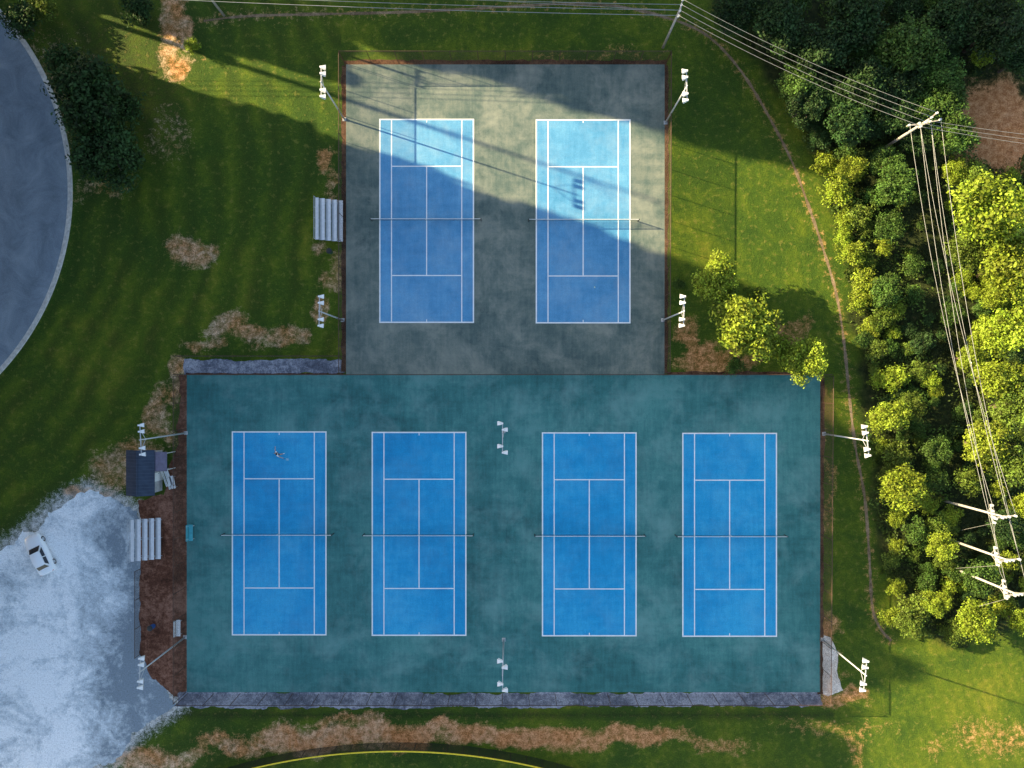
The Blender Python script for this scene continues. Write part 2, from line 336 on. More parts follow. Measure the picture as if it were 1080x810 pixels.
def panel(name,mat,parent,p0,p1,z0,z1):
    me=bpy.data.meshes.new(name); p0=Vector(p0);p1=Vector(p1);L=(p1-p0).length
    me.from_pydata([(p0.x,p0.y,z0),(p1.x,p1.y,z0),(p1.x,p1.y,z1),(p0.x,p0.y,z1)],[],[(0,1,2,3)])
    uv=me.uv_layers.new(name='UVMap')
    for i,c in enumerate([(0,z0),(L,z0),(L,z1),(0,z1)]): uv.data[i].uv=c
    me.materials.append(mat); o=bpy.data.objects.new(name,me); COL.objects.link(o); o.parent=parent; return o
def make_net():
    t=thing('tennis_net','','tennis net',group='tennis nets across the blue courts')
    for s in (-1,1): MB().tube([(s*6.4,0,0),(s*6.4,0,1.07),(s*6.4,0,1.1)],[.06,.06,.03],10).build('net_post',M_black,t)
    panel('net_mesh',M_netm,t,(-6.38,0),(6.38,0),.05,1.0)
    MB().box(0,0,1.02,12.7,.05,.055).build('top_band',M_netw,t)
    MB().box(0,0,.5,.05,.03,.97).build('center_strap',M_netw,t)
    return t
net0=make_net()
for i,(cx,cy,nm) in enumerate(COURTS):
    c=P(cx,cy,0); hw,hl=5.485,11.885
    q=MB().rect(-hw,-hl,hw,hl,.018).build('tennis_court',M_blue2 if i<2 else M_blue); q.location=(c.x,c.y,0); tag(q,'blue playing area of the '+nm,'tennis court',kind='structure')
    L=MB(); z=.022; w=.075
    for s in (-1,1):
        L.rect(s*hw-w,-hl-w,s*hw+w,hl+w,z)
        L.rect(-hw+w,s*hl-w,hw-w,s*hl+w,z)
        L.rect(s*4.115-w*.8,-hl+w,s*4.115+w*.8,hl-w,z)
        L.rect(-4.115+w,s*6.4-w*.8,4.115-w,s*6.4+w*.8,z)
        L.rect(-w*.6,min(s*(hl-.35),s*(hl-w)),w*.6,max(s*(hl-.35),s*(hl-w)),z)
    L.rect(-w*.8,-6.4+w,w*.8,6.4-w,z)
    L.build('court_lines',M_line,q)
    lab='black tennis net across the '+nm
    if i==0: net0.location=(c.x,c.y,.014); net0['label']=lab
    else: dup(net0,(c.x,c.y,.014),0,lab)
# ------------------------------------------------------------ fences
M_post=simple('fence_steel',(.075,.040,.025),.6,.4)
def fence(label,a,b,h=3.0,step=3.05):
    p0=P(*a);p1=P(*b); d=p1-p0; L=d.length; rz=math.atan2(d.y,d.x)
    t=thing('chain_link_fence',label,'fence',tuple(p0),rz); n=max(1,round(L/step))
    for i in range(n+1):
        MB().tube([(L*i/n,0,0),(L*i/n,0,h+.05),(L*i/n,0,h+.1)],[.035,.035,.015],8).build('post',M_post,t)
    r=MB().tube([(0,0,h),(L,0,h)],.04,6); r.build('rail',M_post,t)
    panel('wire_mesh',M_link,t,(0,-.05),(L,-.05),.05,h-.02); return t
fence('tall chain link fence along the top of the upper courts',(364,67),(702,67))
fence('tall chain link fence on the left side of the upper courts',(364,393.5),(364,68.5))
fence('tall chain link fence on the right side of the upper courts',(702,68.5),(700.5,393.5))
fence('chain link fence dividing the upper courts from the lower courts',(365.5,395.5),(699,395.5))
fence('chain link fence on the top edge of lower courts, right part',(702.5,395.5),(865,395.5))
fence('chain link fence on the top edge of lower courts, left part',(196,395.5),(362,395.5))
fence('chain link fence on the left side of the lower courts',(196,730),(196,397))
fence('chain link fence on the right side of the lower courts',(866.5,397),(864,730))
fence('chain link fence along the bottom of the lower courts',(198,731.5),(862,731.5))
fence('low chain link fence above the narrow grey gravel strip',(190,376),(362,376),1.6)
fence('low chain link fence left of the mulch bed',(148,690),(148,600),1.2)
M_yel=simple('yellow_cap',(.85,.66,.04),.5)
t=thing('outfield_fence','curved dark outfield fence with yellow cap at the bottom edge','fence',(0,0,0))
cen=P(422,783+640); R0=640/9
pts=[(cen.x+R0*math.cos(math.radians(a)),cen.y+R0*math.sin(math.radians(a))) for a in np.linspace(72,108,49)]
cp=MB(); me=bpy.data.meshes.new('fence_mesh'); vs=[];fs=[]
for i in range(49):
    a,b=pts[i]; vs+=[(a,b,0),(a,b,1.9)]
    if i: fs.append((2*i-2,2*i,2*i+1,2*i-1))
me.from_pydata(vs,[],fs); uv=me.uv_layers.new(name='UVMap'); sg=R0*math.radians(.75)
for f in me.polygons:
    for li,vi in zip(f.loop_indices,f.vertices): uv.data[li].uv=((vi//2)*sg,(vi%2)*1.9)
me.materials.append(mesh_mat('dark_vinyl_mesh',(.012,.02,.015),.08,.45)); o=bpy.data.objects.new('fence_mesh',me); COL.objects.link(o); o.parent=t
cp.tube([(a,b,1.98) for a,b in pts],.08,8); cp.build('yellow_cap',M_yel,t)
for i in range(0,49,2): MB().tube([(pts[i][0],pts[i][1]-.1,0),(pts[i][0],pts[i][1]-.1,2.0)],.05,8).build('post',M_post,t)
# ------------------------------------------------------------ floodlight poles
M_galv=simple('galvanised_steel',(.50,.51,.52),.45,.5,.2,var=.15); M_white=simple('white_enamel',(.84,.84,.82),.45,.4,var=.08)
M_lens=simple('lamp_lens',(.78,.81,.82),.15,.6,var=.05)
def make_flood(both=False):
    t=thing('floodlight_pole','','floodlight',group='floodlight poles around the courts'); h=10.0
    MB().tube([(0,0,0),(0,0,h)],[.10,.06],12).build('pole',M_galv,t,True)
    MB().box(0,0,.03,.42,.42,.06).tube([(0,0,.06),(0,0,.2)],[.17,.15],12).build('base_plate',M_galv,t)
    MB().box(0,0,h-.25,.08,3.1,.08).box(.0,0,h-.95,.1,.1,.1).bar((0,-1.0,h-.3),(0,0,h-1.2),.04,.04).bar((0,1.0,h-.3),(0,0,h-1.2),.04,.04).build('crossarm',M_galv,t)
    for k,y in enumerate((-1.5,-.85,.85,1.5)):
        s=1 if (not both or k%2==0) else -1
        m=MB(); x=.28*s
        vs=[]; w0,w1=.15,.27
        for xx,ww,zz in ((x-.18*s,w0,h-.05),(x+.18*s,w1,h-.20)):
            for a,b in ((-1,-1),(1,-1),(1,1),(-1,1)): vs.append((xx+b*.08*s,y+a*ww*.8,zz+b*ww*.75))
        m.add(vs,[(0,1,2,3),(7,6,5,4),(0,4,5,1),(1,5,6,2),(2,6,7,3),(3,7,4,0)])
        m.box(x-.24*s,y,h-.02,.22,.17,.20); m.bar((0,y,h-.2),(x-.1*s,y,h-.05),.06,.10)
        f=m.build('floodlight',M_white,t)
        l=MB(); e=.012*s; l.add([tuple(Vector(v)+Vector((e,0,-.004))) for v in [Vector(vs[4]).lerp(Vector(vs[6]),.08),Vector(vs[5]).lerp(Vector(vs[7]),.08),Vector(vs[6]).lerp(Vector(vs[4]),.08),Vector(vs[7]).lerp(Vector(vs[5]),.08)]],[(0,1,2,3)])
        l.build('lens',M_lens,f)
    return t
FL=[(338,86,0,'floodlight pole at the upper left corner of the upper courts'),(725,90,PI,'floodlight pole at the upper right corner of the upper courts'),
(336,328,0,'floodlight pole at the lower left of the upper courts'),(722,328,PI,'floodlight pole at the lower right of the upper courts'),
(147,464,0,'floodlight pole beside the dark roofed shed'),(916,465,PI,'floodlight pole at the upper right corner of the lower courts'),
(146,710,.0,'floodlight pole at the lower left corner beside the gravel lot'),(914,713,PI,'floodlight pole at the lower right corner of the lower courts'),
(530,462,.0,'floodlight pole in the middle of the lower courts'),(530,713,.0,'floodlight pole at the bottom middle of the lower courts')]
f0=make_flood(); f1=make_flood(True)
for i,(x,y,rz,lab) in enumerate(FL):
    b=P(x,y,10); b.z=0.0; 
    if i>=8: b.z=.014
    src=f0 if i<8 else f1
    if i in (0,8): src.location=b; src.rotation_euler=(0,0,rz); src['label']=lab
    else: dup(src,b,rz+random.uniform(-.12,.12),lab)
# ------------------------------------------------------------ bleachers
M_alu=simple('aluminium_plank',(.70,.71,.72),.4,.5,.2,var=.12)
def make_bleacher():
    t=thing('bleacher','','bleachers',group='aluminium bleachers beside the courts'); n=5; L=4.8
    for i in range(n):
        x=1.1-i*.62; z=.42+i*.3
        MB().box(x,0,z,.36,L,.05).build('seat_plank',M_alu,t)
        if i: MB().box(x+.33,0,z-.30,.30,L,.04).build('foot_plank',M_galv,t)
    for y in (-L/2+.3,0,L/2-.3):
        m=MB().bar((1.25,y,.06),(-1.6,y,.06),.06,.06).bar((1.2,y,.3),(-1.5,y,1.5),.05,.05)
        for i in range(n):
            x=1.1-i*.62; m.bar((x,y,.08),(x,y,.40+i*.3),.05,.05)
        m.build('frame',M_galv,t)
    m=MB()
    for z in (1.9,2.35): m.tube([(-1.55,-L/2,z),(-1.55,L/2,z)],.025,6)
    for y in np.linspace(-L/2,L/2,5): m.tube([(-1.55,float(y),1.5),(-1.55,float(y),2.35)],.025,6)
    m.build('guard_rail',M_galv,t); return t
b0=make_bleacher(); b0.location=P(351,234); b0['label']='silver bleachers left of the upper courts'
dup(b0,P(160,567),0,'silver bleachers on mulch next to the gravel lot')
# ------------------------------------------------------------ shed
M_roof,nt,bs=material('slate_blue_roof',.5,.35)
pos=new(nt,'ShaderNodeTexCoord').outputs['Object']; sy=new(nt,'ShaderNodeSeparateXYZ',{0:pos}).outputs[1]
rb=mth(nt,'GREATER_THAN',mth(nt,'FRACT',mth(nt,'MULTIPLY',sy,2.5)),.88)
c=mix(nt,rb,ramp(nt,noise(nt,pos,1.3,5),[(.3,(.022,.034,.058)),(.7,(.040,.06,.095))]),(.055,.075,.11)); nt.links.new(c,bs.inputs['Base Color'])
M_wallw=simple('shed_siding',(.42,.42,.42),.8)
s0=P(160,496); t=thing('storage_shed','small shed with a dark slate blue roof left of the courts','shed',(s0.x,s0.y,0))
MB().box(-.1,0,1.15,2.7,4.7,2.3).build('wall',M_wallw,t)
m=MB()
for s in (-1,1):
    m.add([(0-.1,-2.6,2.95),(0-.1,2.6,2.95),(s*1.62-.1,2.6,2.28),(s*1.62-.1,-2.6,2.28),(0-.1,-2.6,2.87),(0-.1,2.6,2.87),(s*1.62-.1,2.6,2.2),(s*1.62-.1,-2.6,2.2)],[(0,1,2,3),(7,6,5,4),(3,2,6,7),(0,3,7,4),(1,5,6,2)])
m.build('roof',M_roof,t)
MB().box(-.1,0,2.985,.16,5.2,.05).build('ridge_cap',M_roof,t)
for y in (-2.36,2.36): MB().add([(-1.35,y,2.3),(1.15,y,2.3),(-.1,y,2.85)],[(0,1,2)]).build('gable',M_wallw,t)
d=MB().box(1.27,-.6,1.0,.04,1.0,2.0).build('door',M_white,t); MB().tube([(1.29,-.25,1.0),(1.35,-.25,1.0)],.03,8).build('handle',M_black,d)
w=MB().box(1.265,1.2,1.4,.03,.9,.7).build('window',M_black,t); MB().box(1.29,1.2,1.02,.06,1.0,.05).build('sill',M_white,w)
MB().box(2.1,1.25,2.1,1.5,2.2,.06).build('porch_roof',simple('porch_sheet',(.19,.17,.23),.6),t)
for y in (.3,2.2): MB().box(2.75,y,1.03,.08,.08,2.06).build('porch_post',M_white,t)
# ------------------------------------------------------------ benches
def bench(label,loc,rz,mat,L=1.8,cat='bench'):
    t=thing('park_bench',label,cat,loc,rz)
    MB().box(0,.0,.45,L,.15,.04).box(0,.17,.45,L,.15,.04).box(0,-.17,.45,L,.15,.04).build('seat',mat,t)
    MB().bar((-L/2,.30,.62),(L/2,.30,.62),.035,.12).bar((-L/2,.34,.80),(L/2,.34,.80),.035,.12).build('backrest',mat,t)
    for s in (-1,1): MB().bar((s*L*.4,-.2,0),(s*L*.4,-.2,.43),.06,.06).bar((s*L*.4,.2,0),(s*L*.4,.36,.86),.06,.06).bar((s*L*.4,-.2,.4),(s*L*.4,.22,.4),.05,.05).build('leg',M_galv,t)
    return t
M_teal=simple('teal_plastic',(.08,.42,.48),.5)
bench('teal bench just inside the left fence of the lower courts',P(203,561)+Vector((0,0,.014)),PI/2,M_teal,1.9)
bench('white bench tilted askew in front of the dark roofed shed',P(179,502),PI/2+.35,M_white,2.2)
bench('second white bench beside the shed, nearer the fence',P(184,508),PI/2+.2,M_white,1.5)
bench('white bench near the lower left corner of the courts',P(190,661),PI/2,M_white,1.9)
def bin_(label,loc,mat):
    t=thing('litter_bin',label,'bin',loc)
    MB().tube([(0,0,0),(0,0,.08),(0,0,.85)],[.24,.26,.31],14).build('barrel',mat,t,False); MB().tube([(0,0,.852),(0,0,.90),(0,0,1.0)],[.34,.33,.12],14).build('lid',M_black,t)
bin_('blue litter bin on the mulch bed beside the low fence',P(162,660),simple('blue_plastic',(.04,.12,.35),.5))
bin_('dark green litter bin below the upper bleachers',P(349,266),simple('green_plastic',(.03,.10,.05),.5))
# ------------------------------------------------------------ car
M_car=simple('white_car_paint',(.93,.93,.93),.22,.6,var=.03); M_glass=simple('car_glass',(.03,.035,.045),.12,.6,var=.05); M_tyre=simple('tyre_rubber',(.02,.02,.02),.85)
M_red=simple('tail_lamp_red',(.45,.02,.02),.25); M_trim=simple('dark_trim',(.04,.04,.045),.5)
def make_car(loc,rz):
    t=thing('parked_car','white sedan parked alone on the pale gravel lot','car',loc,rz); t.scale=(1.05,1.05,1.03)
    S=[(-2.32,.66,.42,.74),(-2.26,.80,.32,.90),(-2.05,.87,.25,.98),(-1.6,.90,.22,1.0),(-.8,.91,.22,.98),(.2,.91,.22,.97),(.9,.91,.22,.95),(1.4,.90,.22,.88),(1.85,.87,.24,.80),(2.15,.80,.28,.72),(2.30,.64,.36,.60)]
    vs=[];fs=[]
    for x,w,zb,zt in S:
        half=[(w*.80,zb),(w*.97,zb+.08),(w,zb+(zt-zb)*.45),(w*.985,zt-.13),(w*.95,zt-.045),(w*.84,zt),(w*.4,zt+.025)]
        ring_=[(x,y,z) for y,z in half]+[(x,0,zt+.035)]+[(x,-y,z) for y,z in half[::-1]]; vs+=ring_
    k=15
    for i in range(len(S)-1):
        for j in range(k): j2=(j+1)%k; fs.append((i*k+j,i*k+j2,(i+1)*k+j2,(i+1)*k+j))
    fs.append(tuple(range(k))[::-1]); fs.append(tuple((len(S)-1)*k+j for j in range(k)))
    # closed cabin shell under the glass
    o_=len(vs)
    for z,xf,xr,yf in ((.95,.86,-1.66,.74),(1.385,.27,-1.25,.60)): vs+=[(xf,-yf,z),(xf,yf,z),(xr,yf*.97,z),(xr,-yf*.97,z)]
    fs+=[(o_,o_+1,o_+5,o_+4),(o_+1,o_+2,o_+6,o_+5),(o_+2,o_+3,o_+7,o_+6),(o_+3,o_,o_+4,o_+7),(o_+4,o_+5,o_+6,o_+7)]
    b=MB().add(vs,fs); o=b.build('body',M_car,t,True)
    md=o.modifiers.new('edge','EDGE_SPLIT'); md.split_angle=math.radians(35)
    MB().quad((.885,-.64,.985),(.885,.64,.985),(.33,.53,1.395),(.33,-.53,1.395)).build('windscreen',M_glass,t)
    MB().quad((-1.69,.62,.995),(-1.69,-.62,.995),(-1.31,-.51,1.38),(-1.31,.51,1.38)).build('rear_window',M_glass,t)
    for s in (-1,1):
        MB().quad((.66,s*.755,1.0),(-.40,s*.755,1.0),(-.40,s*.635,1.37),(.20,s*.635,1.37)).build('side_window',M_glass,t)
        MB().quad((-.50,s*.755,1.0),(-1.45,s*.74,1.0),(-1.15,s*.62,1.37),(-.50,s*.635,1.37)).build('side_window',M_glass,t)
        MB().ball((.70,s*.93,.98),.07,.08,.06).build('wing_mirror',M_car,t,True)
        MB().ball((2.10,s*.62,.66),.16,.15,.07).build('headlight',M_lens,t,True)
        MB().ball((-2.22,s*.66,.84),.07,.15,.07).build('tail_light',M_red,t,True)
        for x in (-1.38,1.40):
            wh=MB().tube([(x,s*.70,.32),(x,s*.72,.32),(x,s*.88,.32),(x,s*.895,.32)],[.29,.32,.32,.28],20).build('wheel',M_tyre,t)
            MB().tube([(x,s*.86,.32),(x,s*.905,.32)],[.20,.19],12).build('rim',M_galv,wh)
    r=MB(); vs=[];fs=[]
    for i,x in enumerate((-1.30,-1.1,-.5,.1,.32)):
        zz=(1.405,1.43,1.46,1.44,1.405)[i]; w=(.56,.60,.62,.61,.57)[i]
        vs+=[(x,y,zz-(.045 if abs(y)>w*.9 else 0)) for y in (-w,-w*.85,0,w*.85,w)]
        if i:
            for j in range(4): fs.append(((i-1)*5+j,i*5+j,i*5+j+1,(i-1)*5+j+1))
    r.add(vs,fs).build('roof',M_car,t,True)
    MB().box(2.29,0,.44,.06,1.0,.12).build('grille',M_trim,t)
    MB().box(-2.33,0,.58,.02,.5,.12).build('number_plate',M_lens,t)
make_car(P(46,583,.004,0),math.radians(116))
# ------------------------------------------------------------ person
M_skin=simple('skin',(.45,.28,.20),.6,var=.08); M_hair=simple('dark_hair',(.03,.02,.015),.7); M_shirt=simple('white_cloth',(.90,.90,.90),.85,var=.1); M_short=simple('dark_cloth',(.03,.035,.06),.9); M_shoe=simple('white_shoe',(.75,.75,.75),.6)
def skinned(name,V,E,mat,parent,sub=2,root=0):
    me=bpy.data.meshes.new(name); me.from_pydata([v[:3] for v in V],E,[]); me.materials.append(mat)
    o=bpy.data.objects.new(name,me); COL.objects.link(o); o.parent=parent
    md=o.modifiers.new('skin','SKIN'); md.use_smooth_shade=True
    if not me.skin_vertices: me.skin_vertices.new()
    for i,v in enumerate(V):
        r=v[3]; me.skin_vertices[0].data[i].radius=(r,r)
    me.skin_vertices[0].data[root].use_root=True
    o.modifiers.new('sub','SUBSURF').levels=sub; o.modifiers['sub'].render_levels=sub; return o
def make_person():
    t=thing('person','person in white shirt and dark shorts reaching out with a racket','person',P(295,478)+Vector((0,0,.014)),.3)
    V=[];E=[]
    def ch(start,pts):
        p=start
        for q in pts: V.append(q); 
        ids=list(range(len(V)-len(pts),len(V)))
        for i in ids:
            if p is not None: E.append((p,i))
            p=i
        return ids
    sp=ch(None,[(0,0,.90,.13),(.04,0,1.08,.12),(.10,0,1.27,.135),(.16,0,1.42,.09),(.19,0,1.50,.055),(.22,0,1.58,.085),(.235,0,1.68,.095),(.235,0,1.75,.06)])
    ch(sp[6],[(.335,0,1.655,.018)])
    for s in (-1,1): ch(sp[6],[(.235,s*.10,1.66,.02)])
    def hand(w,d,side):
        d=Vector(d).normalized(); n=Vector((0,0,1)); a=d.cross(n).normalized(); W=Vector(V[w][:3])
        p=W+d*.08; palm=ch(w,[(*p,.032)])[0]
        for k,L in zip((-1.5,-.5,.5,1.5),(.07,.085,.08,.06)):
            q=p+a*k*.019+d*.03; r=q+d*L*.5-n*.015; e=r+d*L*.3-n*.035; ch(palm,[(*q,.010),(*r,.009),(*e,.008)])
        q=p-d*.04+a*side*.04; ch(palm,[(*q,.012),(*(q+d*.05+a*side*.015),.010)])
    a=ch(sp[3],[(.16,-.20,1.42,.065),(.34,-.42,1.30,.05),(.55,-.58,1.25,.038),(.60,-.62,1.25,.030)]); hand(a[-1],(.7,-.5,0),1)
    b=ch(sp[3],[(.16,.20,1.42,.065),(.05,.46,1.28,.05),(.14,.70,1.30,.038),(.16,.75,1.31,.030)]); hand(b[-1],(.3,.9,.1),-1)
    ch(sp[0],[(.02,-.10,.86,.105),(.34,-.16,.54,.075),(.36,-.18,.30,.065),(.34,-.18,.09,.042),(.40,-.18,.05,.045),(.52,-.19,.04,.035)])
    ch(sp[0],[(-.02,.10,.86,.105),(-.22,.16,.50,.075),(-.42,.17,.30,.062),(-.58,.18,.12,.042),(-.55,.18,.05,.045),(-.44,.18,.04,.035)])
    skinned('body',V,E,M_skin,t)
    skinned('shirt',[(.0,0,.94,.15),(.04,0,1.08,.14),(.10,0,1.27,.155),(.155,0,1.40,.11),(.17,-.20,1.41,.085),(.26,-.33,1.35,.07),(.16,.20,1.41,.085),(.10,.34,1.34,.07)],[(0,1),(1,2),(2,3),(3,4),(4,5),(3,6),(6,7)],M_shirt,t)
    skinned('shorts',[(0,0,.93,.155),(.02,-.10,.85,.125),(.20,-.13,.68,.105),(-.02,.10,.85,.125),(-.13,.14,.67,.105)],[(0,1),(1,2),(0,3),(3,4)],M_short,t)
    MB().ball((.215,0,1.70),.112,.108,.115,14,10).build('hair',M_hair,t,True)
    for s,x,y in ((-1,.42,-.18),(1,-.5,.18)): MB().ball((x+.03,y,.055),.15,.055,.055).build('shoe',M_shoe,t,True)
    for s in (-1,1): MB().ball((.322,s*.035,1.68),.012,.016,.010,8,6).build('eye',M_black,t)
    MB().ball((.318,0,1.615),.012,.028,.007,8,6).build('mouth',simple('lips',(.35,.12,.10),.6),t)
    T=Matrix.Translation(t.location)@Matrix.Rotation(.3,4,'Z'); p=T@Vector((.66,-.67,1.25))
    k=thing('tennis_racket','tennis racket held out by the person in white','racket',p,.3-.6)
    MB().tube([(-.06,0,0),(.16,0,0),(.30,0,0)],[.017,.016,.010],10).build('handle',M_black,k)
    MB().tube([(.50+.20*math.cos(a),.135*math.sin(a),0) for a in np.linspace(0,2*PI,25)],.013,6).build('frame',M_teal,k)
    st=MB()
    for i in range(-5,6):
        y=i*.022; l_=.19*math.sqrt(max(0,1-(y/.135)**2)); st.tube([(.5-l_,y,0),(.5+l_,y,0)],.002,4)
        x=i*.034; l_=.13*math.sqrt(max(0,1-(x/.2)**2)); st.tube([(.5+x,-l_,.002),(.5+x,l_,.002)],.002,4)
    st.build('strings',M_netw,k)
make_person()
tag(MB().ball(tuple(P(627,303,.09,0)),.075,.075,.075,14,10).build('tennis_ball',simple('ball_felt',(.75,.80,.45),.9),None,True),'pale tennis ball lying on the upper right court','ball')
# ------------------------------------------------------------ foliage
M_leaf,nt,bs=material('foliage',.6,.2)
oc=new(nt,'ShaderNodeObjectInfo').outputs['Color']; tn=new(nt,'ShaderNodeAttribute',attribute_name='tone').outputs['Fac']
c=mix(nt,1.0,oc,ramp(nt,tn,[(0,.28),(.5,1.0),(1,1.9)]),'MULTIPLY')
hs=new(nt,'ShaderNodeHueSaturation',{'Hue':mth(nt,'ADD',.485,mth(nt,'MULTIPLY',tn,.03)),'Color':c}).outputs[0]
nt.links.new(hs,bs.inputs['Base Color'])
tr=new(nt,'ShaderNodeBsdfTranslucent',{'Color':hs}); mx=new(nt,'ShaderNodeMixShader',{0:.3,1:bs.outputs[0],2:tr.outputs[0]})
nt.links.new(mx.outputs[0],nt.nodes['Material Output'].inputs['Surface'])
M_bark=simple('bark',(.12,.09,.07),.9,.1,var=.4)
def leaf_mesh(name,C,N,S,tone):
    n=len(C); N=N/np.linalg.norm(N,axis=1,keepdims=True); a=rng.normal(size=(n,3)); a-=N*(a*N).sum(1,keepdims=True); a/=np.linalg.norm(a,axis=1,keepdims=True); b=np.cross(N,a)
    S=S[:,None]; V=np.stack([C-a*S*.65,C-b*S*.38+a*S*.05,C+a*S*.7,C+b*S*.38+a*S*.05],1).reshape(-1,3)
    me=bpy.data.meshes.new(name); me.from_pydata(V.tolist(),[],np.arange(4*n).reshape(n,4).tolist())
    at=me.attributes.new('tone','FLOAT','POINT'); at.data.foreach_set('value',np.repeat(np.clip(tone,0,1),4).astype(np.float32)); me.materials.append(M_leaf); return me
def crown_mesh(name,R,zc,hz,lobes,leaves,size,seed):
    g=np.random.default_rng(seed); C=[];N=[];T=[]; ph=g.uniform(0,6.28,3)
    for i in range(lobes):
        d=g.normal(size=3); d/=np.linalg.norm(d); d[2]=d[2]*.8+.1; an=math.atan2(d[1],d[0])
        out=1+.12*math.sin(2*an+ph[0])+.10*math.sin(5*an+ph[1])
        rr=.74*(g.random()**.5); p=d*np.array([R*rr*out,R*rr*out,hz*rr]); p[2]+=zc
        L=R*g.uniform(.15,.35)*(1.15-rr*.45); nl=int(leaves*(L/(R*.25))**1.6); q=g.normal(size=(nl,3)); q/=np.linalg.norm(q,axis=1,keepdims=True)
        rad=g.uniform(.5,1.3,size=(nl,1)); sub=fbm(q[:,0]*2.3+i*3+10,q[:,1]*2.3+q[:,2]*2+20,2); keep=sub>.26
        c=p+q*rad*L*np.array([1,1,.8]); C.append(c[keep]); N.append((q+g.normal(size=q.shape)*.6+[0,0,.3])[keep])
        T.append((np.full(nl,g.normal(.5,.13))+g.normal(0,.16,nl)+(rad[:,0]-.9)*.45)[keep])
    C=np.concatenate(C); N=np.concatenate(N); T=np.concatenate(T); C[:,2]=np.maximum(C[:,2],.1)
    return leaf_mesh(name,C,N,g.uniform(.6,1.4,len(C))*size,T)
def make_tree(name,R,zc,hz,lobes,leaves,size,seed,trunk_r=.18):
    t=thing(name,'','tree'); me=crown_mesh('crown',R,zc,hz,lobes,leaves,size,seed)
    o=bpy.data.objects.new('crown',me); COL.objects.link(o); o.parent=t
    g=random.Random(seed); m=MB().tube([(0,0,-.05),(.05,0,zc*.4),(.1,.08,zc*.8),(.05,.1,zc+hz*.4)],[trunk_r*1.3,trunk_r,trunk_r*.75,trunk_r*.25],9)
    for k in range(6):
        a=g.uniform(0,2*PI); z=zc*g.uniform(.45,.9); m.tube([(.06,.04,z),(math.cos(a)*R*.3,math.sin(a)*R*.3,z+hz*.25),(math.cos(a)*R*.6,math.sin(a)*R*.6,z+hz*.45)],[trunk_r*.5,trunk_r*.3,trunk_r*.1],6)
    m.build('trunk',M_bark,t); return t
NP=4
protos={'tree':[make_tree('broadleaf_tree',3,4.2,2.6,64,155,.19,s) for s in (11,12,13,14)],
        'bush':[make_tree('leafy_bush',2,1.7,1.5,42,95,.155,s,.07) for s in (21,22,23,24)]}
usedp=set()
def plant(kind,px,py,rpx,color,zs=1.0):
    k=random.randrange(NP); pr=protos[kind][k]; base=3 if kind=='tree' else 2
    s=rpx/9/base*1.15; zc=(4.2 if kind=='tree' else 1.7)*s*zs; s*= (H-zc)/H; loc=P(px,py,zc); loc.z=0
    first=(kind,k) not in usedp; rz=random.uniform(0,6.28); sc3=(s*random.uniform(.90,1.12),s*random.uniform(.90,1.12),s*zs)
    if first: usedp.add((kind,k)); t=pr; t.location=loc; t.rotation_euler=(0,0,rz); t.scale=sc3
    else: t=dup(pr,loc,rz,None,sc3)
    for ch in t.children:
        if ch.name.startswith('crown'):
            j=random.uniform(.85,1.15); ch.color=(color[0]*j,color[1]*j*random.uniform(.95,1.05),color[2]*j,1)
    t['category']='tree' if kind=='tree' else 'bush'; return t
DK=(.032,.066,.018); MD=(.060,.112,.020); OL=(.110,.160,.022); YL=(.195,.250,.022)  # leaf tints; sunlit brightness is mixed into YL, shade into many DK crowns
ev=[('tree',93,92,46,DK,.8,'large dark evergreen tree beside the road bend'),('tree',112,158,38,DK,.75,'dark rounded tree just below the large evergreen by the road'),('bush',66,66,24,DK,1,'dark bush nearest the top of the road bend'),('bush',130,110,22,DK,1,'dark bush tucked on the right of the large evergreen'),('bush',88,128,22,DK,1,'dark bush between the two big dark trees by the road'),
('bush',203,47,9,YL,1,'tiny yellow bush beside the brown soil patch at top left'),('bush',22,22,20,DK,1,'dark bush in the top left corner of the photo'),('bush',45,8,16,OL,1,'olive bush at the top edge left of the brown soil'),('bush',145,12,18,DK,1,'dark bush at the top edge beside the brown soil'),
('tree',755,292,26,YL,.9,'small tree uppermost in the clump right of the upper courts'),('tree',786,340,41,YL,.75,'largest sunlit tree in the clump right of the upper courts'),('bush',820,366,19,YL,1.3,'small bush between the big sunlit tree and the corner tree'),('tree',849,379,25,YL,.9,'tree lowest in the clump at the courts inner corner'),('bush',775,385,12,MD,1,'low green bush at the foot of the largest sunlit tree'),('bush',765,315,18,OL,1.3,'olive bush between the uppermost and largest trees of the clump'),('bush',800,312,14,OL,1.5,'olive bush on the upper right of the largest sunlit tree'),('bush',716,300,7,MD,1,'tiny bush hugging the right fence of the upper courts')]
for k,x,y,r,c_,zs,lab in ev: plant(k,x,y,r,c_,zs)['label']=lab
lst=[]
